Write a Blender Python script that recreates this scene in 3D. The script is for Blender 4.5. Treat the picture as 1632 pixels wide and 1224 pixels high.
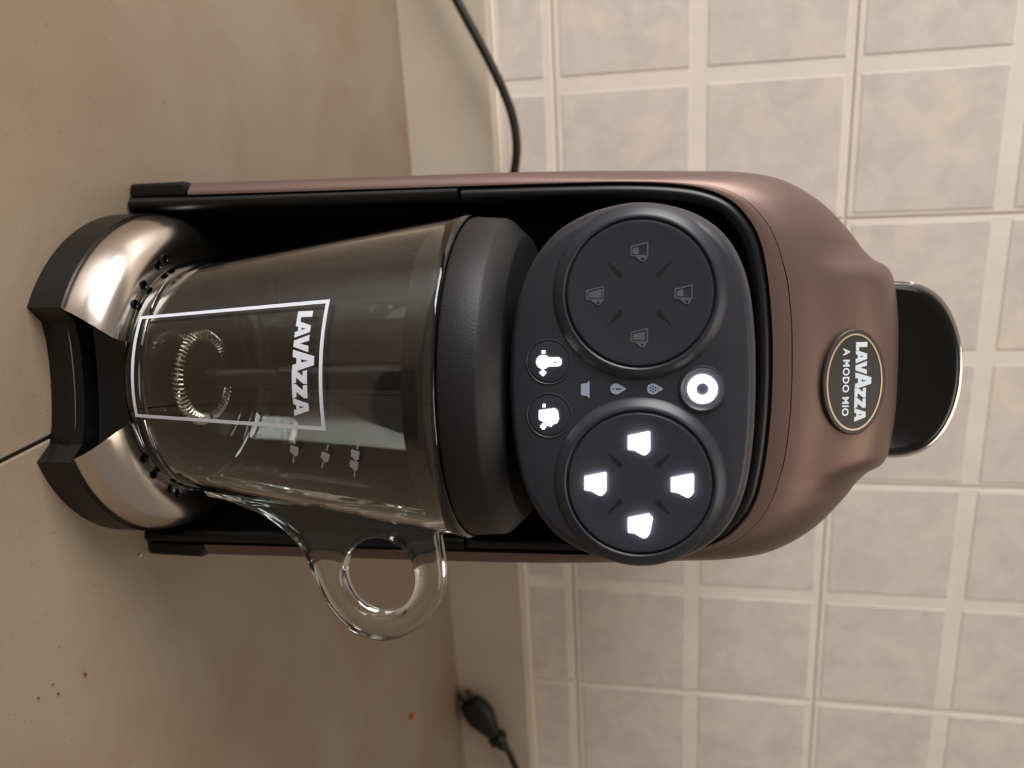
import bpy, bmesh, math, random
from mathutils import Vector, Matrix
from mathutils.geometry import tessellate_polygon
random.seed(7)
for o in list(bpy.data.objects): bpy.data.objects.remove(o)
S = bpy.context.scene
COL = S.collection
PI = math.pi

# ------------------------------------------------------------------ camera, world, light, exposure
CAM_H, PITCH, ROLL, F_PX = .2145, .204, .006, 1290
fw = Vector((0, math.cos(PITCH), -math.sin(PITCH)))
r0 = Vector((1, 0, 0)); t0 = r0.cross(fw)
rr = math.cos(ROLL) * r0 + math.sin(ROLL) * t0
tt = -math.sin(ROLL) * r0 + math.cos(ROLL) * t0
cd = bpy.data.cameras.new('camera'); cam = bpy.data.objects.new('camera', cd); COL.objects.link(cam)
cx, cy, cz = tt, -rr, -fw                      # the phone was held on its side: picture right is up
cam.matrix_world = Matrix(((cx.x, cy.x, cz.x, 0), (cx.y, cy.y, cz.y, 0), (cx.z, cy.z, cz.z, CAM_H), (0, 0, 0, 1)))
cd.sensor_width = 36; cd.lens = F_PX / 1632 * 36; cd.clip_start = .01
cd.dof.use_dof = True; cd.dof.focus_distance = .265; cd.dof.aperture_fstop = 12
S.camera = cam
S.view_settings.view_transform = 'Standard'; S.view_settings.look = 'None'
S.view_settings.exposure = 0; S.view_settings.gamma = 1; S.view_settings.use_curve_mapping = False

w = bpy.data.worlds.new('room_light'); S.world = w; w.use_nodes = True
w.node_tree.nodes['Background'].inputs[0].default_value = (1, .86, .75, 1)
w.node_tree.nodes['Background'].inputs[1].default_value = .25

def area(name, loc, target, sx, sy, power, col):
    l = bpy.data.lights.new(name, 'AREA'); l.shape = 'RECTANGLE'; l.size = sx; l.size_y = sy
    l.energy = power; l.color = col
    o = bpy.data.objects.new(name, l); COL.objects.link(o); o.location = loc
    o.rotation_euler = (Vector(target) - Vector(loc)).to_track_quat('-Z', 'Y').to_euler()
    return o
area('window_light', (-1.85, -.75, .9), (.05, .5, .2), 1.2, 1.3, 80, (1, .982, .968))
area('overhead_fill', (.55, -.2, 1.9), (.2, .5, 0), 1.0, 1.0, 11, (1, .84, .68))  # warm fill added to lift the shadowed right side; no lamp seen there

# ------------------------------------------------------------------ materials
def mat(name, col, rough=.5, metal=0, spec=.5, coat=0, emit=None, estr=0, bump=0, bscale=400, var=0, vscale=30, trans=0, ior=1.45, col2=None):
    m = bpy.data.materials.new(name); m.use_nodes = True
    nt = m.node_tree; b = nt.nodes['Principled BSDF']
    def lin(c): return tuple(((v / 12.92) if v <= .04045 else ((v + .055) / 1.055) ** 2.4) for v in c) + (1,)
    b.inputs['Base Color'].default_value = lin(col)
    b.inputs['Roughness'].default_value = rough; b.inputs['Metallic'].default_value = metal
    b.inputs['Specular IOR Level'].default_value = spec; b.inputs['Coat Weight'].default_value = coat
    b.inputs['IOR'].default_value = ior
    b.inputs['Transmission Weight'].default_value = trans
    if emit: b.inputs['Emission Color'].default_value = emit + (1,); b.inputs['Emission Strength'].default_value = estr
    tc = nt.nodes.new('ShaderNodeTexCoord')
    if var:
        n = nt.nodes.new('ShaderNodeTexNoise'); n.inputs['Scale'].default_value = vscale; n.inputs['Detail'].default_value = 5
        r = nt.nodes.new('ShaderNodeValToRGB')
        c2 = col2 or tuple(max(0, c * (1 - var)) for c in col)
        r.color_ramp.elements[0].position = .3; r.color_ramp.elements[1].position = .7
        r.color_ramp.elements[0].color = lin(c2); r.color_ramp.elements[1].color = lin(col)
        nt.links.new(tc.outputs['Object'], n.inputs['Vector']); nt.links.new(n.outputs['Fac'], r.inputs['Fac'])
        nt.links.new(r.outputs['Color'], b.inputs['Base Color'])
    if bump:
        n2 = nt.nodes.new('ShaderNodeTexNoise'); n2.inputs['Scale'].default_value = bscale; n2.inputs['Detail'].default_value = 3
        bp = nt.nodes.new('ShaderNodeBump'); bp.inputs['Strength'].default_value = bump; bp.inputs['Distance'].default_value = .0004
        nt.links.new(tc.outputs['Object'], n2.inputs['Vector']); nt.links.new(n2.outputs['Fac'], bp.inputs['Height'])
        nt.links.new(bp.outputs['Normal'], b.inputs['Normal'])
    return m

def stone_mat(name, base, cloud, warm, speck, rough, cs, use_random=False):
    """mottled stone: two clouds of colour, fine dark specks"""
    m = bpy.data.materials.new(name); m.use_nodes = True; nt = m.node_tree; b = nt.nodes['Principled BSDF']
    def lin(c): return tuple(((v / 12.92) if v <= .04045 else ((v + .055) / 1.055) ** 2.4) for v in c) + (1,)
    tc = nt.nodes.new('ShaderNodeTexCoord')
    vec = tc.outputs['Object']
    if use_random:
        oi = nt.nodes.new('ShaderNodeObjectInfo'); ml = nt.nodes.new('ShaderNodeMath'); ml.operation = 'MULTIPLY'; ml.inputs[1].default_value = 37
        nt.links.new(oi.outputs['Random'], ml.inputs[0])
        ad = nt.nodes.new('ShaderNodeVectorMath'); ad.operation = 'ADD'
        nt.links.new(vec, ad.inputs[0]); nt.links.new(ml.outputs[0], ad.inputs[1]); vec = ad.outputs[0]
    def noise(sc, det, ro=.6):
        n = nt.nodes.new('ShaderNodeTexNoise'); n.inputs['Scale'].default_value = sc; n.inputs['Detail'].default_value = det
        n.inputs['Roughness'].default_value = ro; n.inputs['Distortion'].default_value = .6
        nt.links.new(vec, n.inputs['Vector']); return n.outputs['Fac']
    def ramp(f, a, c): 
        r = nt.nodes.new('ShaderNodeMapRange'); r.inputs['From Min'].default_value = a; r.inputs['From Max'].default_value = c
        nt.links.new(f, r.inputs['Value']); return r.outputs['Result']
    def mix(f, a, c):
        x = nt.nodes.new('ShaderNodeMix'); x.data_type = 'RGBA'; nt.links.new(f, x.inputs['Factor'])
        if isinstance(a, tuple): x.inputs['A'].default_value = lin(a)
        else: nt.links.new(a, x.inputs['A'])
        x.inputs['B'].default_value = lin(c); return x.outputs['Result']
    c = mix(ramp(noise(cs, 4), .35, .65), base, cloud)
    c = mix(ramp(noise(cs * .55, 3), .5, .72), c, warm)
    c = mix(ramp(noise(420, 2), .68, .8), c, speck)
    c = mix(ramp(noise(1700, 2), .5, 1.15), c, speck)
    nt.links.new(c, b.inputs['Base Color']); b.inputs['Roughness'].default_value = rough
    n2 = noise(160, 4); bp = nt.nodes.new('ShaderNodeBump'); bp.inputs['Strength'].default_value = .12; bp.inputs['Distance'].default_value = .0006
    nt.links.new(n2, bp.inputs['Height']); nt.links.new(bp.outputs['Normal'], b.inputs['Normal'])
    return m

M = {}
M['rose'] = mat('rose_metal_paint', (.43, .35, .32), .42, .6, bump=.10, bscale=2600)
M['black_satin'] = mat('black_satin_plastic', (.035, .037, .043), .36, spec=.4)
M['black_gloss'] = mat('black_gloss_plastic', (.03, .03, .035), .2)
M['black_dull'] = mat('black_dull_plastic', (.03, .03, .033), .65, spec=.2)
M['panel'] = mat('panel_soft_black', (.15, .156, .185), .42, bump=.05, bscale=3000)  # bluish cast of the LED light mixed into the black
M['dial'] = mat('dial_soft_black', (.155, .162, .195), .38, bump=.04, bscale=3000)  # same LED blue put into the dial colour
M['groove'] = mat('groove_black', (.05, .05, .06), .5)
M['lid'] = mat('lid_grained_black', (.08, .08, .09), .5, spec=.4, bump=.25, bscale=1800)
M['steel'] = mat('polished_steel', (.80, .76, .72), .22, 1)
M['chrome'] = mat('chrome', (.92, .90, .87), .08, 1)
M['spring'] = mat('spring_wire', (.86, .82, .76), .2, 1)
M['white_print'] = mat('white_print', (.80, .82, .86), .5)
M['faint_print'] = mat('faint_white_print', (.62, .64, .67), .5)
M['badge_text'] = mat('badge_silver_print', (.80, .84, .88), .4)
M['badge_black'] = mat('badge_black', (.13, .12, .12), .35)
M['badge_rim'] = mat('badge_rim_metal', (.66, .60, .52), .3, .6)
M['badge_edge'] = mat('badge_edge_dark', (.20, .17, .16), .4)
M['icon_off'] = mat('unlit_icon_grey', (.31, .32, .345), .45)
M['icon_dim'] = mat('indicator_grey', (.55, .60, .68), .45)
M['icon_dark'] = mat('indicator_hole', (.16, .18, .22), .5)
M['lit'] = mat('lit_icon', (1, 1, 1), .5, emit=(.95, .97, 1.0), estr=13)
M['rubber'] = mat('cable_rubber', (.05, .05, .05), .5)
M['counter'] = stone_mat('counter_stone', (.53, .463, .39), (.565, .51, .445), (.51, .425, .345), (.38, .31, .25), .45, 9)
M['seam'] = mat('dark_seam', (.10, .085, .07), .8)
M['cream'] = mat('cream_upstand', (.76, .715, .65), .35, var=.05, vscale=14)
M['tile_pale'] = mat('tile_pale_border', (.905, .865, .82), .36, var=.05, vscale=25)
M['tile_grey'] = stone_mat('tile_grey_stone', (.845, .81, .775), (.79, .755, .73), (.87, .82, .765), (.72, .685, .655), .36, 42, True)
M['grout'] = mat('grout', (.88, .835, .785), .8)
M['crumb_white'] = mat('crumb_white', (.85, .80, .70), .7)
M['crumb_brown'] = mat('crumb_brown', (.36, .22, .13), .8)
M['crumb_orange'] = mat('crumb_orange', (.80, .42, .16), .6)
M['floor'] = mat('floor_brown', (.33, .28, .24), .5, var=.2, vscale=6)
M['glass'] = mat('jug_glass', (.97, .985, .98), .0, trans=1, ior=1.48)

# ------------------------------------------------------------------ helpers (lengths in millimetres, in the thing's own frame)
def obj(name, verts, faces, m, parent=None, smooth=True, angle=35, scale=.001):
    me = bpy.data.meshes.new(name)
    me.from_pydata([(v[0] * scale, v[1] * scale, v[2] * scale) for v in verts], [], faces)
    bm = bmesh.new(); bm.from_mesh(me); bmesh.ops.recalc_face_normals(bm, faces=bm.faces); bm.to_mesh(me); bm.free()
    if smooth:
        for p in me.polygons: p.use_smooth = True
        me.set_sharp_from_angle(angle=math.radians(angle))
    me.materials.append(m)
    o = bpy.data.objects.new(name, me); COL.objects.link(o)
    if parent: o.parent = parent
    return o
def thing(name, label, cat, loc=(0, 0, 0), rz=0, group=None):
    o = bpy.data.objects.new(name, None); COL.objects.link(o); o.empty_display_size = .02
    o.location = loc; o.rotation_euler = (0, 0, rz); tag(o, label, cat, group); return o
def tag(o, label, cat, group=None):
    o['label'] = label; o['category'] = cat
    if group: o['group'] = group
    return o
def cr(pts, n=6, closed=False):
    """Catmull-Rom through the points"""
    P = [Vector(p) for p in pts]; out = []; L = len(P)
    for i in range(L if closed else L - 1):
        g = lambda k: P[k % L] if closed else P[min(max(k, 0), L - 1)]
        a, b, c, d = g(i - 1), g(i), g(i + 1), g(i + 2)
        for k in range(n):
            t = k / n
            out.append(.5 * ((2 * b) + (c - a) * t + (2 * a - 5 * b + 4 * c - d) * t * t + (3 * b - a - 3 * c + d) * t ** 3))
    if not closed: out.append(P[-1])
    return out
def grid_faces(nr, nc, closed_c=False, off=0):
    F = []
    for i in range(nr - 1):
        for j in range(nc if closed_c else nc - 1):
            k = (j + 1) % nc
            F.append((off + i * nc + j, off + i * nc + k, off + (i + 1) * nc + k, off + (i + 1) * nc + j))
    return F
def lathe(profile, n=96, axis='Z', c=(0, 0, 0)):
    """profile of (radius, height); turns about Z (or about Y with height along -Y), closed at r = 0 ends"""
    V, Fc = [], []
    for (r, h) in profile:
        for k in range(n):
            a = 2 * PI * k / n
            V.append((c[0] + r * math.cos(a), c[1] + r * math.sin(a), c[2] + h) if axis == 'Z' else (c[0] + r * math.cos(a), c[1] - h, c[2] + r * math.sin(a)))
    Fc = grid_faces(len(profile), n, True)
    for i in (0, len(profile) - 1):
        if 0 < profile[i][0] < 1.5 or profile[i][0] > 0 and False: Fc.append(tuple(i * n + k for k in range(n)))
    return V, Fc
def tube(path, rad, n=12, caps=True):
    P = [Vector(p) for p in path]; V, Fc = [], []
    up = Vector((0, 0, 1)); prev = None
    for i, p in enumerate(P):
        t = (P[min(i + 1, len(P) - 1)] - P[max(i - 1, 0)]).normalized()
        if prev is None:
            a = t.cross(up if abs(t.z) < .9 else Vector((1, 0, 0))).normalized()
        else:
            a = (prev - t * prev.dot(t)).normalized()
        b = t.cross(a); prev = a
        r = rad[i] if isinstance(rad, (list, tuple)) else rad
        for k in range(n):
            q = 2 * PI * k / n
            V.append(p + a * r * math.cos(q) + b * r * math.sin(q))
    Fc = grid_faces(len(P), n, True)
    if caps: Fc += [tuple(range(n)), tuple((len(P) - 1) * n + k for k in range(n))]
    return V, Fc
def plate(loops_list, th, mapper, cuts=0):
    """polygons [outer, hole, ...] in (a, b), thickened th, then mapped (a, b, h) -> xyz. loops_list: several such polygons"""
    bm = bmesh.new()
    for loops in loops_list:
        flat = [p for l in loops for p in l]
        tris = tessellate_polygon([[Vector((p[0], p[1], 0)) for p in l] for l in loops])
        vt = [bm.verts.new((p[0], p[1], th)) for p in flat]
        fs = []
        for t in tris:
            try: fs.append(bm.faces.new([vt[i] for i in t]))
            except ValueError: pass
        vb = [bm.verts.new((p[0], p[1], 0)) for p in flat]
        k = 0
        for l in loops:
            for i in range(len(l)):
                j = (i + 1) % len(l)
                try: bm.faces.new((vt[k + i], vt[k + j], vb[k + j], vb[k + i]))
                except ValueError: pass
            k += len(l)
    if cuts: bmesh.ops.subdivide_edges(bm, edges=bm.edges[:], cuts=cuts, use_grid_fill=True)
    bm.verts.ensure_lookup_table()
    V = [mapper(v.co.x, v.co.y, v.co.z) for v in bm.verts]; bm.verts.index_update()
    Fc = [tuple(v.index for v in f.verts) for f in bm.faces]; bm.free()
    return V, Fc
def join(*vf):
    V, Fc = [], []
    for v, f in vf:
        o = len(V); V += [tuple(p) for p in v]; Fc += [tuple(i + o for i in q) for q in f]
    return V, Fc
def box(x0, x1, y0, y1, z0, z1, bev=0):
    bm = bmesh.new(); bmesh.ops.create_cube(bm, size=1)
    for v in bm.verts:
        v.co = Vector(((x0 + x1) / 2 + v.co.x * (x1 - x0), (y0 + y1) / 2 + v.co.y * (y1 - y0), (z0 + z1) / 2 + v.co.z * (z1 - z0)))
    if bev: bmesh.ops.bevel(bm, geom=bm.edges[:], offset=bev, segments=2, affect='EDGES', profile=.5)
    bm.verts.index_update()
    r = [tuple(v.co) for v in bm.verts], [tuple(v.index for v in f.verts) for f in bm.faces]; bm.free(); return r
def circ(r, n=24, c=(0, 0), a0=0): return [(c[0] + r * math.cos(a0 + 2 * PI * k / n), c[1] + r * math.sin(a0 + 2 * PI * k / n)) for k in range(n)]

# heavy block capitals for the wordmark, unit height
GL = {
 'L': (.62, [[(0, 0), (.62, 0), (.62, .27), (.34, .27), (.34, 1), (0, 1)]]),
 'A': (.92, [[(0, 0), (.30, 0), (.345, .18), (.575, .18), (.62, 0), (.92, 0), (.64, 1), (.28, 1)], [(.40, .40), (.52, .40), (.46, .74)]]),
 'V': (.90, [[(.29, 0), (.61, 0), (.90, 1), (.58, 1), (.45, .40), (.32, 1), (0, 1)]]),
 'Z': (.70, [[(0, 0), (.72, 0), (.66, .28), (.40, .28), (.72, .76), (.72, 1), (.04, 1), (.08, .72), (.33, .72), (0, .24)]]),
}
def wordmark(width, h):
    """LAVAZZA with the tall middle A; polygons in (a, b), centred on a, baseline b = 0"""
    out, x = [], 0; kern = .02
    for i, ch in enumerate('LAVAZZA'):
        wd, loops = GL[ch]; s = 1.42 if i == 3 else 1.0; sx = 1.25 if i == 3 else 1.0
        dy = -.03 if i in (4, 5) else 0
        out.append([[(x + a * sx, b * s + dy) for a, b in l] for l in loops]); x += wd * sx + (kern if ch != 'L' else -.1)
        if i in (1, 2, 3): x -= .16
    k = width / x
    return [[[((a - x / 2) * k, b * h) for a, b in l] for l in lp] for lp in out]
def text_mesh(body, size, mapper, bold=.0, space=1.0):
    cu = bpy.data.curves.new('lettering', 'FONT'); cu.body = body; cu.size = size; cu.align_x = 'CENTER'; cu.offset = bold; cu.space_character = space
    cu.resolution_u = 3
    o = bpy.data.objects.new('lettering', cu); COL.objects.link(o)
    dg = bpy.context.evaluated_depsgraph_get(); me = bpy.data.meshes.new_from_object(o.evaluated_get(dg))
    V = [mapper(v.co.x, v.co.y, 0) for v in me.vertices]; Fc = [tuple(p.vertices) for p in me.polygons]
    bpy.data.objects.remove(o); bpy.data.curves.remove(cu); bpy.data.meshes.remove(me)
    return V, Fc

# ------------------------------------------------------------------ setting: counter, upstand, tiled wall
WYAW = .308457; DN = .6640; WO = Vector((0, .69693, 0))
W = Vector((math.cos(WYAW), math.sin(WYAW), 0)); N = Vector((-math.sin(WYAW), math.cos(WYAW), 0))
def wall_empty(name):
    o = bpy.data.objects.new(name, None); COL.objects.link(o); o.location = WO; o.rotation_euler = (0, 0, WYAW); return o

counter = thing('countertop', 'beige stone-look countertop under the coffee machine, with one thin dark joint', 'countertop', WO, WYAW)
SEAM = -118 - 1                                                # the joint runs straight at the wall
for x0, x1 in ((-1500, SEAM - .7), (SEAM + .7, 1500)):
    v, f = box(x0, x1, -620, -12, -40, 0, .6); obj('counter_slab', v, f, M['counter'], counter, smooth=False)
v, f = box(SEAM - 1.4, SEAM + 1.4, -619, -12.5, -39, -1.2); obj('joint_filler', v, f, M['seam'], counter, smooth=False)

v, f = box(-2500, 2500, -2500, 200, -960, -900); fl = obj('floor', v, f, M['floor'], smooth=False); fl.location = WO; fl.rotation_euler = (0, 0, WYAW); fl['kind'] = 'structure'
v, f = box(-1500, 1500, -12, 0, -40, 70.5, 2.2); up = obj('trim_1', v, f, M['cream'], smooth=False); up.location = WO; up.rotation_euler = (0, 0, WYAW); up['kind'] = 'structure'
v, f = box(-1500, 1500, -3.4, 0, 70.5, 74, 1.0); up2 = obj('trim_2', v, f, M['grout'], smooth=False); up2.location = WO; up2.rotation_euler = (0, 0, WYAW); up2['kind'] = 'structure'

v, f = box(-1500, 1500, 0, 60, -40, 1200); wall = obj('wall_back', v, f, M['grout'], smooth=False); wall.location = WO; wall.rotation_euler = (0, 0, WYAW); wall['kind'] = 'structure'
UN = 109.6; CX0 = -243.7; RZ0 = 117.7
def slab_mesh(wd, hg, th, bev):
    v, f = box(-wd / 2, wd / 2, -th, 0, -hg / 2, hg / 2, bev)
    me = bpy.data.meshes.new('tile'); me.from_pydata([tuple(c * .001 for c in p) for p in v], [], f)
    return me
TS = 2 * UN - 2.2
tile_me = slab_mesh(TS, TS, 1.3, .5); tile_me.materials.append(M['tile_pale'])
tile_cut = slab_mesh(TS, RZ0 - 1.5 - 74.5, 1.3, .5); tile_cut.materials.append(M['tile_pale'])
field_me = slab_mesh(UN - 11, UN - 13, .6, .3); field_me.materials.append(M['tile_grey'])
field_cut = slab_mesh(UN - 11, 33, .6, .3); field_cut.materials.append(M['tile_grey'])
def put(name, me, par, x, y, z):
    o = bpy.data.objects.new(name, me); COL.objects.link(o); o.parent = par; o.location = (x * .001, y * .001, z * .001); return o
for i in range(-5, 6):
    xc = CX0 + UN * (2 + 2 * i)                                # tile between the joints at odd columns
    for j in range(-1, 3):
        if j >= 0:
            zc = RZ0 + UN * (1 + 2 * j); t = put('tile', tile_me, wall, xc, -.2, zc)
            for a in (-1, 1):
                for b in (-1, 1): put('stone_field', field_me, t, a * (UN / 2 + 1.0), -1.2, b * (UN / 2 + .4))
        else:
            zc = (74.5 + RZ0 - 1.5) / 2; t = put('tile', tile_cut, wall, xc, -.2, zc)
            for a in (-1, 1): put('stone_field', field_cut, t, a * (UN / 2 + 1.0), -1.2, -1.5)

# ------------------------------------------------------------------ coffee machine
MYAW = math.radians(5.2)
mach = thing('coffee_machine', 'capsule coffee machine with rose brown shell, round black dials and lit cup icons', 'coffee machine', (-.0045, .30, 0), MYAW)
def yfront(z): return -12 + .06 * z
def mirror(half):                                              # half from x>0 bottom to x=0 top
    return [(x, z) for x, z in half] + [(-x, z) for x, z in reversed(half[:-1])]
Bh = [(69.8, 26), (69.6, 80), (69.4, 134), (69.2, 175), (68.8, 196), (67.6, 212), (65.3, 223.5), (60.8, 232.6), (53.6, 239), (46.5, 242.4), (39.5, 244.1), (30, 245.6), (15, 246.9), (0, 247.3)]
Sh = [(75.0, 26), (74.8, 80), (74.6, 134), (74.6, 185), (74.6, 222), (73.8, 238), (70.6, 253), (62.5, 267.2), (52.0, 278.0), (45.2, 283.4), (41.0, 287.6), (36.4, 294.0), (20, 297.0), (0, 297.6)]
Bc = mirror([tuple(p)[:2] for p in cr([(x, z, 0) for x, z in Bh], 6)])
Sc = mirror([tuple(p)[:2] for p in cr([(x, z, 0) for x, z in Sh], 6)])
NP = len(Bc)
def smooth1(vals, it):
    for _ in range(it):
        vals = [vals[0]] + [(vals[i - 1] + 2 * vals[i] + vals[i + 1]) / 4 for i in range(1, len(vals) - 1)] + [vals[-1]]
    return vals
DI = smooth1([math.hypot(s[0] - b[0], s[1] - b[1]) for b, s in zip(Bc, Sc)], 4)
def gprof(u): return .45 * u ** 1.5 + .55 * (1 - math.sqrt(max(0, 1 - u * u)))
def hood(u, i):
    (bx, bz), (sx, sz) = Bc[i], Sc[i]
    x, z = bx + (sx - bx) * u, bz + (sz - bz) * u
    ss = lambda t: max(0, min(1, t)) ** 2 * (3 - 2 * max(0, min(1, t)))
    hump = ss((46 - abs(x)) / 14) * ss((u - .3) / .6)          # the raised middle comes forward of the shoulders
    return (x, yfront(bz) + .84 * DI[i] * gprof(u) + .4 - 7.0 * hump, z)
us = [0, .03, .07, .11, .13]
V = [hood(u, i) for u in us for i in range(NP)]
V = [(p[0] * .997, p[1] + 3, p[2] - .6) for p in V[:NP]] + V
obj('front_bezel', V, grid_faces(len(us) + 1, NP), M['rose'], mach, angle=50)
us = [.137 + .863 * (k / 22) for k in range(23)]
rows = [[hood(.134, i) for i in range(NP)]]
rows[0] = [(p[0] * .995, p[1] + 2.5, p[2] - .8) for p in rows[0]]
rows += [[hood(u, i) for i in range(NP)] for u in us]
for yy, sc, dz in ((60, 1, 0), (150, 1, -1), (240, .99, -4), (300, .97, -9), (314, .93, -16), (318, .86, -28)):
    rows.append([(Sc[i][0] * sc, yy, Sc[i][1] + dz * min(1, max(0, (Sc[i][1] - 60) / 180)) if i else Sc[i][1]) for i in range(NP)])
V = [p for r in rows for p in r]; Fc = grid_faces(len(rows), NP)
Fc.append(tuple((len(rows) - 1) * NP + k for k in range(NP)))
obj('body_shell', V, Fc, M['rose'], mach, angle=40)

# black base under the shell with the two feet seen left and right of the tray
v1, f1 = join(box(69.6, 75.2, -10.5, 60, 0.5, 25.8, 1.6), box(-75.2, -69.6, -10.5, 60, 0.5, 25.8, 1.6), box(-74.4, 74.4, 58, 312, 1, 26, 1.5), box(-69, 69, -4, 58.5, .5, 3.0, .4))
obj('machine_base', v1, f1, M['black_satin'], mach, angle=20)

# black frame along the opening: a rounded strip, split once on each side
def frame_strip(path2d, name):
    P = [Vector((x, 0, z)) for x, z in path2d]; V = []
    prof = [(-3.2, 12), (-3.2, 3.2), (-2.6, 1.2), (-1.2, .15), (0, -.25), (1.2, .15), (2.4, 1.0), (3.1, 2.6), (3.1, 12)]  # (inward offset, depth)
    for i, p in enumerate(P):
        t = (P[min(i + 1, len(P) - 1)] - P[max(i - 1, 0)]).normalized()
        n = Vector((-t.z, 0, t.x))                             # inward for a path running up the right side
        for a, d in prof: q = p + n * a; V.append((q.x, yfront(q.z) + d, q.z))
    Fc = grid_faces(len(P), len(prof)); m = len(prof)
    Fc += [tuple(range(m)), tuple((len(P) - 1) * m + k for k in range(m))]
    return obj(name, V, Fc, M['black_satin'], mach, angle=60)
def inset(pts, d):
    out = []
    for i, p in enumerate(pts):
        a, b = pts[max(i - 1, 0)], pts[min(i + 1, len(pts) - 1)]
        t = Vector((b[0] - a[0], b[1] - a[1])).normalized(); out.append((p[0] - t.y * d, p[1] + t.x * d))
    return out
path = inset(Bc, 3.3)
upper = [p for p in path if p[1] > 135.2]; upper = [(upper[0][0], 134.7)] + upper + [(upper[-1][0], 134.7)]
frame_strip(upper, 'upper_frame')
for sg in (1, -1):
    pts = [(66.6 * sg + .3 * sg, z) for z in ((1, 2, 20, 60, 100, 133.3) if sg > 0 else (133.3, 100, 60, 20, 2, 1))]
    frame_strip(pts, 'lower_frame')

# black cavity behind the jug
inn = inset(Bc, 6.2); inn = [(inn[0][0], 2)] + inn + [(inn[-1][0], 2)]
n = len(inn)
V = [(x, yfront(z) + 8, z) for x, z in inn] + [(x * .99, 62, z) for x, z in inn]
Fc = grid_faces(2, n) + [tuple(n + k for k in range(n))]
obj('rear_recess', V, Fc, M['black_dull'], mach)
V, Fc = join(box(-64, 64, 60.6, 61.8, 133, 134.2), box(-22, 22, 40, 61, 30, 133, 3))
obj('rear_column', V, Fc, M['black_dull'], mach, angle=20)

# ---- head with the control panel
Ph = [(0, 163.4), (14.8, 164.2), (27.5, 166.5), (38.2, 170.8), (46.9, 177.6), (52.2, 186.5), (54.8, 195.5), (55.5, 203), (54.4, 211), (51.6, 219), (46.6, 226), (39.5, 231), (29.5, 234.4), (14.5, 236.2), (0, 236.6)]
ph = [tuple(p)[:2] for p in cr([(x, z, 0) for x, z in Ph], 5)]
ph = [(x * .983, z) for x, z in ph]
Pc = ph + [(-x, z) for x, z in reversed(ph[1:-1])]
ZC = 201.5
FY = lambda z: -61.8 + .06 * (z - 203)
rows = []
for sc, d in ((.97, 62), (.985, 25), (1.0, 13), (1.0, 10), (.994, 6.5), (.98, 3.6), (.962, 1.6), (.94, .5), (.915, 0), (.6, 0), (.25, 0)):
    rows.append([(x * sc if sc < .95 else x * sc, FY(ZC + (z - ZC) * sc) + d, ZC + (z - ZC) * sc) for x, z in Pc])
m = len(Pc); V = [p for r in rows for p in r]; Fc = grid_faces(len(rows), m, True)
Fc.append(tuple((len(rows) - 1) * m + k for k in range(m)))
obj('control_panel', V, Fc, M['panel'], mach, angle=50)

ev = Vector((0, .06, 1)).normalized(); en = Vector((0, -1, .06)).normalized()
def FP(a, b, h=0, c=(0, 0)):                                   # panel face coordinates (mm, about the middle of the dials)
    return Vector((a + c[0], -61.8, 203.0)) + ev * (b + c[1]) + en * h
def face_lathe(profile, c, n=64):
    V = [FP(r * math.cos(2 * PI * k / n), r * math.sin(2 * PI * k / n), h, c) for r, h in profile for k in range(n)]
    Fc = grid_faces(len(profile), n, True); Fc.append(tuple((len(profile) - 1) * n + k for k in range(n))); return V, Fc
CUP = [(-1.9, -3.4), (2.2, -3.4), (2.5, -1.2), (3.0, -.4), (3.5, .5), (3.85, 1.3), (3.8, 2.0), (3.3, 2.6), (2.9, 2.9), (2.2, 3.3), (-3.1, 3.3), (-3.3, 3.0)]
def ofs(lp, k, c): return [((a - c[0]) * k + c[0], (b - c[1]) * k + c[1]) for a, b in lp]
def cup_lit(c, kind):
    s = .94; lp = [(a * s, b * s) for a, b in CUP]; loops = [lp]
    if kind == 0: loops = [lp, [(-2.0, 1.5), (1.5, 1.15), (1.5, 1.55), (-2.0, 1.75)]]
    if kind == 3: lp = [(a * s * (1.05), b * s) for a, b in CUP]; lp[10:11] = [(-2.0, 3.9), ]; loops = [lp]
    return plate([loops], .95, lambda a, b, h: FP(a, b, h + 2.1, c))
def cup_unlit(c, fill):
    s = .80
    bowl = [(-1.5, -3.2), (2.0, -3.2), (2.3, 3.1), (-3.0, 3.1)]
    hole = [(-1.05, -2.7), (1.55, -2.7), (1.8, 2.6), (-2.35, 2.6)]
    f0 = -2.35; f1 = f0 + 4.6 * fill
    wl = lambda b: -1.0 - 1.25 * (b + 2.7) / 5.3 + .35
    fillp = [(wl(f0), f0), (1.25, f0), (1.45, f1), (wl(f1), f1)]
    hd = [(2.15, -1.6), (2.9, -.6), (3.9, .5), (4.0, 1.6), (3.2, 2.4), (2.3, 2.7)]
    hh = circ(.55, 10, (3.15, 1.1))
    k = lambda l: [(a * s, b * s) for a, b in l]
    return plate([[k(bowl), k(hole)], [k(fillp)], [k(hd), k(hh)]], .1, lambda a, b, h: FP(a, b, h + 2.15, c))
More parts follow.
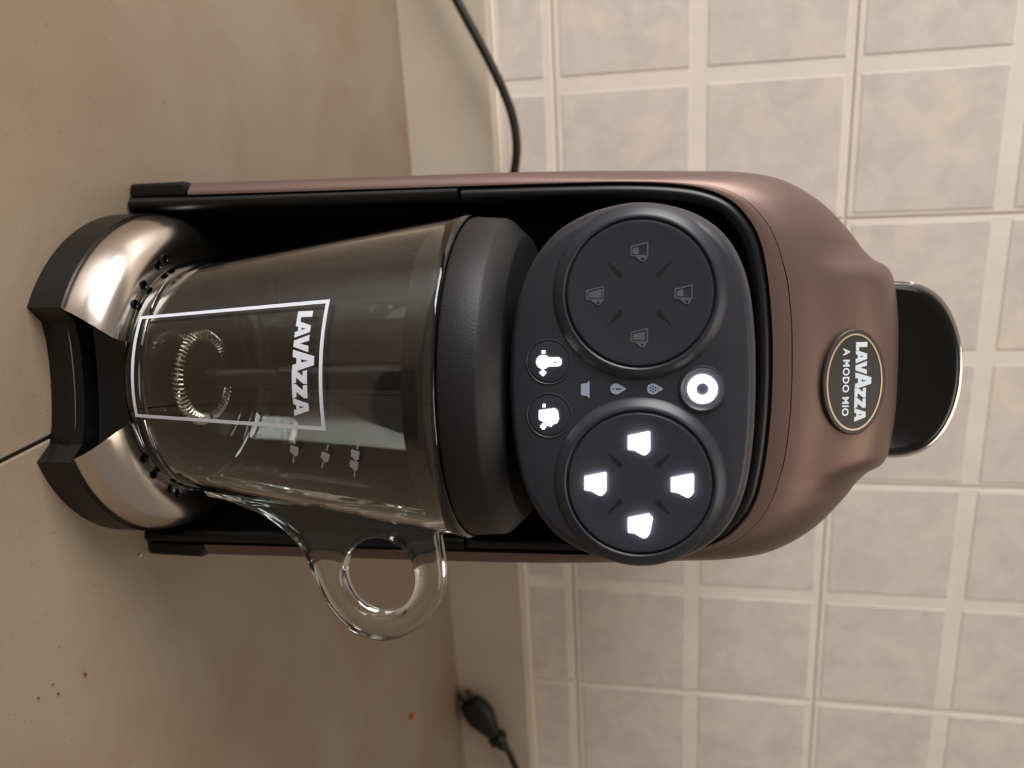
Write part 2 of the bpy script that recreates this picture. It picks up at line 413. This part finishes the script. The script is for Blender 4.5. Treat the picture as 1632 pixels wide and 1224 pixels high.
def dial(x0, lit):
    c = (x0, 0)
    prof = [(25.6, -.8), (25.0, .1), (24.0, .9), (23.0, 1.7), (22.4, 2.1), (21.8, 2.2), (21.35, 1.9), (21.25, .9), (20.95, .9), (20.85, 1.9), (20.4, 2.35), (19.6, 2.4), (18.0, 2.15), (12, 2.05), (4, 2.02)]
    V, Fc = face_lathe(prof, c)
    d = obj('selector_dial', V, Fc, M['dial'], mach, angle=40)
    d['label'] = 'lit dial with four white cup icons' if lit else 'unlit dial with four grey cup icons'
    for sx in (-1, 1):
        for sz in (-1, 1):
            u = Vector((sx, sz)).normalized(); p = Vector((-u.y, u.x))
            q = [u * 7.2 + p * .75, u * 12.6 + p * .12, u * 12.6 - p * .12, u * 7.2 - p * .75]
            V, Fc = plate([[[tuple(k) for k in q]]], .12, lambda a, b, h: FP(a, b, h + 2.04, c))
            obj('index_mark', V, Fc, M['groove'], d, smooth=False)
    spots = [((-12.2, 0), 0), ((0, -12.6), 1), ((0, 12.4), 2), ((12.2, 0), 3)]
    for (a, b), k in spots:
        cc = (x0 + a, b)
        V, Fc = cup_lit(cc, k) if lit else cup_unlit(cc, (.45, 1.0, .5, .95)[k])
        obj('cup_icon', V, Fc, M['lit'] if lit else M['icon_off'], d, smooth=False)
dial(-27.5, False); dial(27.6, True)

def touch(c, name, r, label):
    prof = [(r + .55, -.3), (r + .5, .22), (r + .25, .3), (r + .1, .2), (r, -.3), (r - .28, -.3), (r - .4, .22), (r - .7, .3), (r * .5, .3), (.8, .3)]
    V, Fc = face_lathe(prof, c, 48); o = obj(name, V, Fc, M['dial'], mach, angle=40); o['label'] = label; return o
def icon(par, polys, c, h0, m, name='button_icon', th=.3):
    V, Fc = plate(polys, th, lambda a, b, h: FP(a, b, h + h0, c)); return obj(name, V, Fc, M[m], par, smooth=False)
def rect(a0, a1, b0, b1): return [(a0, b0), (a1, b0), (a1, b1), (a0, b1)]
def plus(a, b, s, t): return [(a - t, b - s), (a + t, b - s), (a + t, b - t), (a + s, b - t), (a + s, b + t), (a + t, b + t), (a + t, b + s), (a - t, b + s), (a - t, b + t), (a - s, b + t), (a - s, b - t), (a - t, b - t)]
cT, cJ, cP = (-7.9, -26.4), (8.0, -26.4), (.1, 18.0)
tb = touch(cT, 'touch_button', 6.3, 'temperature button with lit thermometer icon')
th_out = [(2.0 * math.cos(a), -1.6 + 2.0 * math.sin(a)) for a in [math.radians(d) for d in range(130, 411, 20)]] + [(1.25, 2.9), (.9, 3.6), (0, 3.9), (-.9, 3.6), (-1.25, 2.9)]
icon(tb, [[th_out, rect(-.1, .55, 1.4, 2.6)]], cT, .3, 'lit')
icon(tb, [[rect(-3.3, -2.55, -1.9, -1.0)]], cT, .3, 'lit', 'minus_sign')
icon(tb, [[plus(3.2, -1.7, .85, .32)]], cT, .3, 'lit', 'plus_sign')
fb = touch(cJ, 'touch_button', 6.3, 'foam button with lit jug icon')
icon(fb, [[[(-1.5, -2.9), (1.2, -2.9), (2.2, -1.0), (3.0, -.4), (3.3, .6), (2.6, 1.2), (2.1, 2.4), (1.0, 2.9), (-1.2, 2.7), (-1.8, 2.2), (-2.1, 1.6)], circ(.3, 8, (2.6, .2))]], cJ, .3, 'lit')
icon(fb, [[rect(-3.3, -2.5, -1.8, -1.1)]], cJ, .3, 'lit', 'minus_sign')
icon(fb, [[plus(3.3, -1.7, .8, .32)]], cJ, .3, 'lit', 'plus_sign')
V, Fc = face_lathe([(6.9, -.3), (6.6, .35), (6.1, .45), (5.6, .1), (4.6, -.2), (1, -.2)], cP, 48)
V = [Vector(p) + en * .3 for p in V]
pb = obj('power_button', V, Fc, M['dial'], mach, angle=40)
icon(pb, [[circ(4.15, 40), circ(1.85, 32)]], cP, .15, 'lit', 'light_ring', .7)
# the three small warning lights
icon(mach, [[[(-2.4, 1.2), (2.4, 1.2), (2.4, .7), (2.0, .7), (1.6, -1.3), (-1.6, -1.3), (-2.0, .7), (-2.4, .7)]]], (.3, -15.6), .02, 'icon_dim', 'capsule_bin_light', .15)
def drop(): 
    return [(0, 2.6), (.8, 1.3), (1.45, .2), (1.6, -.7), (1.2, -1.7), (.5, -2.1), (-.5, -2.1), (-1.2, -1.7), (-1.6, -.7), (-1.45, .2), (-.8, 1.3)]
dl = icon(mach, [[drop()]], (.1, -6.2), .02, 'icon_dim', 'water_drop_light', .15)
icon(dl, [[rect(-.2, .2, -.6, 1.0)], [rect(-.2, .2, -1.4, -1.0)]], (.1, -6.2), .18, 'icon_dark', 'warning_mark', .05)
dl = icon(mach, [[drop()]], (.1, 4.4), .02, 'icon_dim', 'descaling_light', .15)
icon(dl, [[circ(.24, 8, p)] for p in ((-.8, -.4), (0, -.4), (.8, -.4), (-.4, .3), (.4, .3), (-.4, -1.1), (.4, -1.1), (0, 1.0))], (.1, 4.4), .18, 'icon_dark', 'dot', .05)

# ---- oval badge on the hood
mid = NP // 2
pa, pb_ = Vector(hood(.42, mid)), Vector(hood(.70, mid)); pm = Vector(hood(.56, mid))
bu = (pb_ - pa).normalized(); bn = Vector((1, 0, 0)).cross(bu).normalized(); bn = bn if bn.y < 0 else -bn
BC = pm + Vector((4.2, 0, 0)) + bn * .2 + bu * .8
def BP(a, b, h=0): return BC + Vector((1, 0, 0)) * a + bu * b + bn * h
def oval(ra, rb, n=64): return [(ra * math.cos(2 * PI * k / n), rb * math.sin(2 * PI * k / n)) for k in range(n)]
def oval_lathe(prof, n=72):
    V = [BP(ra * math.cos(2 * PI * k / n), rb * math.sin(2 * PI * k / n), h) for ra, rb, h in prof for k in range(n)]
    Fc = grid_faces(len(prof), n, True); Fc.append(tuple((len(prof) - 1) * n + k for k in range(n))); return V, Fc
RA, RB = 19.3, 12.8
V, Fc = oval_lathe([(RA, RB, -2.5), (RA, RB, .5), (RA - .4, RB - .4, .9), (RA - 1.5, RB - 1.4, .9), (RA - 1.6, RB - 1.5, .6), (3, 2, .6)])
badge = obj('badge', V, Fc, M['badge_edge'], mach, angle=40); badge['label'] = 'oval black badge with silver lettering'
V, Fc = oval_lathe([(RA - 2.0, RB - 2.0, .5), (RA - 2.0, RB - 2.0, .72), (3, 2, .72)]); obj('badge_face', V, Fc, M['badge_black'], badge)
V, Fc = plate([[oval(RA - 1.6, RB - 1.5), oval(RA - 2.3, RB - 2.15)]], .3, lambda a, b, h: BP(a, b, h + .62)); obj('badge_ring', V, Fc, M['badge_rim'], badge)
V, Fc = plate(wordmark(29.0, 4.6), .12, lambda a, b, h: BP(a, b + .2, h + .7)); obj('wordmark', V, Fc, M['badge_text'], badge, smooth=False)
V, Fc = text_mesh('A MODO MIO', 3.6, lambda a, b, h: BP(a, b - 4.7, .78), .12, 1.12); obj('lettering', V, Fc, M['badge_text'], badge, smooth=False)

# ---- loading lever above the hood
lh = [(34.0, 276), (34.3, 294), (34.0, 302), (31.4, 309.5), (25.8, 315.6), (17.5, 319.9), (8.5, 322.2), (0, 322.8)]
lv = mirror([tuple(p)[:2] for p in cr([(x, z, 0) for x, z in lh], 5)]); n = len(lv)
def lsec(sc, y): return [(2.3 + x * sc, y + .10 * (z - 280), 280 + (z - 280) * sc) for x, z in lv]
rows = [lsec(.5, 42.2), lsec(.80, 41.2), lsec(.88, 39.4), lsec(.93, 39.0), lsec(.975, 40.4), lsec(1.0, 43.5), lsec(1.0, 53)]
V = [p for r in rows for p in r]; Fc = grid_faces(len(rows), n) + [tuple(range(n)), tuple((len(rows) - 1) * n + k for k in range(n))]
lever = obj('loading_lever', V, Fc, M['black_gloss'], mach, angle=50)
rows = [lsec(1.0, 44.6), lsec(1.025, 44.8), lsec(1.04, 45.8), lsec(1.04, 52), lsec(1.01, 54), lsec(.8, 55.5)]
V = [p for r in rows for p in r]; Fc = grid_faces(len(rows), n) + [tuple((len(rows) - 1) * n + k for k in range(n))]
obj('chrome_trim', V, Fc, M['chrome'], lever, angle=50)['label'] = 'chrome edge of the lever'

# ---- drip tray: black base with two pointed ends, polished cover with a finger cut-out, black grip
TCY = -8.0
def arch(z): return 28 * math.sqrt(max(0, 1 - ((z + 2) / 36.5) ** 2))
base_out = []
a_ear = math.asin(26.2 / 63)
for k in range(81):
    a = a_ear + (2 * PI - 2 * a_ear) * k / 80
    base_out.append((63 * math.sin(a), TCY - 63 * math.cos(a) if True else 0))
base_out = [(x, min(y, 40)) for x, y in base_out]
notch = [(-21, -59.2), (-14, -57.6), (-7, -57.0), (0, -56.8), (7, -57.0), (14, -57.6), (21, -59.2)]
outline = base_out + notch
V, Fc = plate([[outline]], 13.0, lambda a, b, h: (a, b, h + .3)); 
tray = obj('drip_tray', V, Fc, M['black_satin'], mach, angle=30)
prof = [(1, 25), (50, 25), (57, 22), (59.5, 16), (60.0, 11.5), (61.3, 11.5), (61.9, 13.0), (61.9, 15.5), (61.2, 19), (59.8, 22.5), (57.6, 25.6), (54.8, 27.9), (51.6, 29.1), (48, 29.5), (30, 29.5), (10, 29.5), (1, 29.5)]
V, Fc = lathe(prof, 180, 'Z', (0, TCY, 0)); Fc = [f for f in Fc if len(f) < 50] + [tuple(range(180)), tuple((len(prof) - 1) * 180 + k for k in range(180))]
cov = obj('tray_cover', V, Fc, M['steel'], tray, angle=40)
ncut = 72
V = [(28 * math.cos(2 * PI * k / ncut), y, -2 + 36.5 * math.sin(2 * PI * k / ncut)) for y in (-95, -49.5) for k in range(ncut)]
cutter = obj('cutter', V, grid_faces(2, ncut, True) + [tuple(range(ncut)), tuple(ncut + k for k in range(ncut))], M['steel'])
md = cov.modifiers.new('cut', 'BOOLEAN'); md.operation = 'DIFFERENCE'; md.solver = 'EXACT'; md.object = cutter
tray_inv = tray.parent; cov.parent = None
dg = bpy.context.evaluated_depsgraph_get(); dg.update()
me = bpy.data.meshes.new_from_object(cov.evaluated_get(dg)); cov.modifiers.clear(); cov.data = me; cov.parent = tray
bpy.data.objects.remove(cutter)
for p in cov.data.polygons: p.use_smooth = True
cov.data.set_sharp_from_angle(angle=math.radians(35))
V, Fc = lathe([(43, 29.4), (42.8, 29.66), (41, 29.7), (1, 29.7)], 72, 'Z', (0, -14, 0)); obj('reflection_blocker', V, Fc, M['black_dull'], tray)  # black disc added under the jug to block the whisk's reflection in the steel
# drain holes in the cover, as small dark wells with a bright lip
for deg in (-62, -56, -43, -33, 33, 43, 56, 62):
    a = math.radians(deg); x, y = 49.5 * math.sin(a), TCY - 49.5 * math.cos(a)
    V, Fc = lathe([(1.75, 29.3), (1.7, 29.75), (1.3, 29.8), (1.15, 29.5)], 20, 'Z', (x, y, 0)); rim = obj('drain_hole', V, Fc + [tuple(60 + k for k in range(20))], M['black_gloss'], tray)
# grip surface under the cut-out
rows = []
nx = 31
prof = [(0, .0), (.06, .0), (.14, .02), (.25, .30), (.45, .62), (.7, .85), (1, 1.0)]
zy = [(.4, -56.9), (8.2, -58.0), (9.8, -57.4), (10.2, -56), (9.6, -54.2), (10.5, -51.5), (15, -48.8), (22, -47.2), (28, -46.6), (32.5, -46.5)]
for z, y in zy:
    row = []
    for k in range(nx):
        t = -1 + 2 * k / (nx - 1); hw = min(25.5, arch(min(z, 34)) + .6) if z > 9 else 25.2
        x = t * hw
        bow = (1 - t * t)
        row.append((x, y - (1 - bow) * 2.5 * (1 if z < 12 else .5), z))
    rows.append(row)
V = [p for r in rows for p in r]; obj('finger_grip', V, grid_faces(len(rows), nx), M['black_gloss'], tray, angle=70)

# ------------------------------------------------------------------ glass jug on the tray
def mloc(x, y, z=0):                                           # machine frame (mm) -> world (m)
    c, s = math.cos(MYAW), math.sin(MYAW)
    return (-.0045 + (x * c - y * s) * .001, .30 + (x * s + y * c) * .001, z * .001)
JX, JY, JZ = .3, -16.0, 29.75
jug = thing('glass_jug', 'clear glass milk jug with black lid and white wordmark standing on the drip tray', 'jug', mloc(JX, JY, JZ), MYAW)
HR = 114.8
def jr(z): return 43.6 + (57.6 - 43.6) * z / HR
po = [(0.5, 1.6), (30, 1.6), (36, 1.2), (38.5, 0), (40.5, 0), (42.3, .5), (43.4, 1.8), (43.95, 4)] + [(jr(z), z) for z in (8, 20, 40, 60, 80, 100, 110)] + [(57.6, HR - 1.6), (57.2, HR - .5), (56.2, HR), (55.2, HR - .4), (54.6, HR - 1.6)]
pi = [(jr(z) - 3.1, z) for z in (108, 100, 80, 60, 40, 20, 9)] + [(40.9, 6.4), (39.6, 4.9), (37.5, 4.1), (35, 4.0), (20, 4.0), (0.5, 4.0)]
V, Fc = lathe(po + pi, 128); NPf = len(po + pi)
Fc = [f for f in Fc if len(f) < 50] + [tuple(range(128)), tuple((NPf - 1) * 128 + k for k in range(128))]
body = obj('jug_body', V, Fc, M['glass'], jug, angle=50)
# handle: flat glass loop, plane through the jug's axis
HO = [(59.0, 98.0), (66, 99.0), (74, 99.6), (83, 98.4), (93, 92.0), (99.4, 82), (101.0, 73), (97.6, 62), (89.6, 53.6), (79, 48.3), (67, 43), (59.5, 35.6), (53.8, 25.8), (49.5, 14), (46.0, 3.0)]
ho = [tuple(p)[:2] for p in cr([(x - JX, z, 0) for x, z in HO], 5)]
inner_edge = [(jr(z) - .8, z) for z in (3, 20, 40, 60, 80, 98)]
outline = ho + inner_edge
hole = [(75.6 + 14.6 * math.cos(2 * PI * k / 48), 74.4 + 14.2 * math.sin(2 * PI * k / 48)) for k in range(48)]
def glass_plate(outer, hole, T, bev):
    """thick plate with a hole and rounded edges, in the XZ plane"""
    cu = bpy.data.curves.new('handle', 'CURVE'); cu.dimensions = '2D'; cu.fill_mode = 'BOTH'; cu.extrude = T / 2 - bev; cu.bevel_depth = bev; cu.bevel_resolution = 4; cu.offset = -bev
    for l in (outer, hole):
        sp = cu.splines.new('POLY'); sp.points.add(len(l) - 1); sp.use_cyclic_u = True
        for p, q in zip(sp.points, l): p.co = (q[0], q[1], 0, 1)
    o = bpy.data.objects.new('handle', cu); COL.objects.link(o)
    dg = bpy.context.evaluated_depsgraph_get(); me = bpy.data.meshes.new_from_object(o.evaluated_get(dg))
    V = [(v.co.x, -v.co.z, v.co.y) for v in me.vertices]; Fc = [tuple(p.vertices) for p in me.polygons]
    bpy.data.objects.remove(o); bpy.data.curves.remove(cu); bpy.data.meshes.remove(me); return V, Fc
V, Fc = glass_plate(outline, hole, 10, 3.2)
hd = obj('handle', V, Fc, M['glass'], jug, angle=60)
bm = bmesh.new(); bm.from_mesh(hd.data); bmesh.ops.remove_doubles(bm, verts=bm.verts, dist=.00002); bmesh.ops.recalc_face_normals(bm, faces=bm.faces); bm.to_mesh(hd.data); bm.free()
# lid with its plug, whisk hanging from it
prof = [(.8, 103), (52.0, 103), (52.4, 104), (52.8, HR - .2), (52.9, HR + .35), (56.2, HR + .35), (56.4, HR + 1), (55.6, HR + 10.8), (55.0, HR + 12.0), (49.4, HR + 17.6), (48.5, HR + 18.0), (.8, HR + 18.0)]
V, Fc = lathe(prof, 112); Fc = [f for f in Fc if len(f) < 50] + [tuple(range(112)), tuple((len(prof) - 1) * 112 + k for k in range(112))]
obj('lid', V, Fc, M['lid'], jug, angle=30)['label'] = 'black textured lid'
V, Fc = tube([(0, -9.5, 9.0), (0, -9.4, 11), (0, -6.2, 40), (0, -6.1, 41), (0, 0, 103)], [3.2, 3.4, 3.7, 4.9, 5.2], 20)
wk = obj('whisk', V, Fc, M['black_satin'], jug, angle=40)
V, Fc = lathe([(1, 7.2), (13.2, 7.2), (14.2, 8.4), (14.2, 9.6), (13.0, 10.4), (5, 11.2), (1, 12)], 56); obj('whisk_disc', [(x, y - 9.5, z + 1.0) for x, y, z in V], Fc, M['black_dull'], wk)
turns, R, r1 = 62, 15.4, 2.1
hel = []
for k in range(turns * 10):
    a = 2 * PI * k / (turns * 10); b = 2 * PI * k / 10
    hel.append(((R + r1 * math.cos(b)) * math.cos(a), (R + r1 * math.cos(b)) * math.sin(a) - 9.5, 10.4 + r1 * math.sin(b)))
V, Fc = tube(hel + [hel[0]], .42, 5, False); obj('spring_ring', V, Fc, M['spring'], wk)
# print on the glass
def JP(th, z, h=0):
    r = jr(z) + .06 + h; a = math.radians(th); return (r * math.sin(a), -r * math.cos(a), z)
def jmap(th0, z0):
    def f(a, b, h): 
        z = z0 + b; return JP(th0 + math.degrees(a / jr(z)), z, h)
    return f
z0, z1, tl, tr = 4.6, 77.6, -31.4, 14.2
lw = 1.25
pr = []
def strip(pts_a, pts_b):
    n = len(pts_a); V = [JP(*p) for p in pts_a] + [JP(*p) for p in pts_b]; return V, grid_faces(2, n)
ths = [tl + (tr - tl) * k / 30 for k in range(31)]
zs = [z0 + (z1 - z0) * k / 12 for k in range(13)]
dth = math.degrees(lw / 48)
sq = [strip([(t, z0) for t in ths], [(t, z0 + lw) for t in ths]), strip([(t, z1 - lw) for t in ths], [(t, z1) for t in ths]),
      strip([(tl, z) for z in zs], [(tl + dth, z) for z in zs]), strip([(tr - dth, z) for z in zs], [(tr, z) for z in zs])]
V, Fc = join(*sq); obj('printed_frame', V, Fc, M['white_print'], jug)
V, Fc = plate(wordmark(33.6, 5.4), .05, jmap(-9.0, 67.0), 2); obj('printed_wordmark', V, Fc, M['white_print'], jug, smooth=False)
def mark(th, z, two, tilt):
    cup = [(-1.5, -1.3), (1.1, -1.3), (1.5, -.4), (2.2, .2), (2.2, .9), (1.5, 1.2), (1.4, 1.5), (-1.8, 1.5)]
    L = []
    if two: L += [[[(a - 2.1, b - .6) for a, b in cup]], [[(a + 2.1, b - .6) for a, b in cup]]]
    else: L += [[cup]]
    e = 4.4 if two else 2.6
    L += [[rect(-e - 2.6, -e, -.2, .25)], [rect(e, e + 2.6, -.2, .25)]]
    c, s = math.cos(tilt), math.sin(tilt)
    L = [[[(a * c - b * s, a * s + b * c) for a, b in l] for l in lp] for lp in L]
    V, Fc = plate(L, .05, jmap(th, z), 1); obj('level_mark', V, Fc, M['faint_print'], jug, smooth=False)
mark(23.0, 64.5, False, -.3); mark(24.3, 75.3, False, -.45); mark(24.5, 86.2, True, -.3)

# ------------------------------------------------------------------ cable and plug at the wall
def wl(s, n, z): p = WO + W * (s * .001) + N * (n * .001); return (p.x * 1000, p.y * 1000, z)
pts = [wl(-420, -26, 6), wl(-360, -28, 26), wl(-306, -30, 52.2), wl(-270, -30, 70.4), wl(-243, -30, 82.6), wl(-221, -30, 89.6), wl(-198, -30, 91.2), wl(-175, -29, 86), wl(-150, -27, 74), wl(-120, -24, 60)]
V, Fc = tube(cr(pts, 8), 3.4, 16)
tag(obj('power_cable', V, Fc, M['rubber']), 'black power cable rising from behind the machine along the cream upstand', 'cable')
plug = thing('mains_plug', 'black two-pin mains plug leaning on the cream upstand, cord trailing off', 'plug', wl(309, -24, 0) and tuple(c * .001 for c in wl(309, -24, 0)), WYAW)
A = Vector((0, 0, 7)); Bp = Vector((56, -2, 44)); ax = (Bp - A).normalized(); sd = Vector((0, 1, 0)); vv = ax.cross(sd).normalized()
def psec(d, a, b, n=16): return [A + ax * (d * 1.12) + vv * (1.25 * a * math.copysign(abs(math.cos(2 * PI * k / n)) ** .7, math.cos(2 * PI * k / n))) + sd * (1.2 * b * math.copysign(abs(math.sin(2 * PI * k / n)) ** .7, math.sin(2 * PI * k / n))) for k in range(n)]
secs = [(11, 6, 4), (12, 9, 6), (20, 11.5, 7), (30, 11.5, 7.5), (36, 9.5, 7), (44, 6.5, 6), (50, 5, 5), (51, 7.2, 6.5), (57, 7.4, 6.8), (58.5, 4.6, 4.6), (64, 4, 4)]
V = [p for s in secs for p in psec(*s)]; Fc = grid_faces(len(secs), 16, True) + [tuple(range(16)), tuple((len(secs) - 1) * 16 + k for k in range(16))]
obj('plug_body', V, Fc, M['rubber'], plug, angle=50)
for s in (-1, 1):
    V, Fc = tube([A + vv * (5.5 * s) + ax * 1, A + vv * (5.5 * s) + ax * 3, A + vv * (5.5 * s) + ax * 12], [1.0, 1.9, 1.9], 12); obj('plug_pin', V, Fc, M['rubber'], plug)
e = A + ax * 69
V, Fc = tube(cr([e, e + ax * 12, e + Vector((38, 0, 16)), e + Vector((70, 2, 34)), e + Vector((110, 6, 40)), e + Vector((160, 2, 20)), e + Vector((215, -6, -38)), e + Vector((260, -10, -39))], 8), 3.3, 14); obj('plug_cord', V, Fc, M['rubber'], plug)

# ------------------------------------------------------------------ crumbs on the counter
def crumb(x, y, r, m, label, group=None):
    bm = bmesh.new(); bmesh.ops.create_icosphere(bm, subdivisions=1, radius=r)
    for v in bm.verts: v.co *= random.uniform(.7, 1.15); v.co.z *= .7
    zmin = min(v.co.z for v in bm.verts)
    me = bpy.data.meshes.new('crumb'); bm.to_mesh(me); bm.free(); me.materials.append(M[m])
    o = bpy.data.objects.new('crumb', me); COL.objects.link(o); o.location = (x, y, -zmin); tag(o, label, 'crumb', group)
crumb(-.0194, .2409, .0009, 'crumb_white', 'white crumb beside the left point of the drip tray front', 'crumbs on the counter')
crumb(.0705, .2915, .0008, 'crumb_white', 'white crumb at the foot of the machine right of the tray', 'crumbs on the counter')
crumb(.274, .635, .0034, 'crumb_orange', 'orange crumb near the mains plug', 'crumbs on the counter')
crumb(.1079, .2606, .0009, 'crumb_brown', 'largest brown crumb on the open counter right of the machine', 'crumbs on the counter')
crumb(.1103, .2477, .0005, 'crumb_brown', 'tiny brown crumb just in front of the largest brown crumb, further from the tray', 'crumbs on the counter')
crumb(.1084, .2386, .0005, 'crumb_brown', 'tiny brown crumb nearest the front of the counter', 'crumbs on the counter')
crumb(.1061, .2453, .0004, 'crumb_brown', 'tiniest brown crumb, between the other two tiny ones', 'crumbs on the counter')
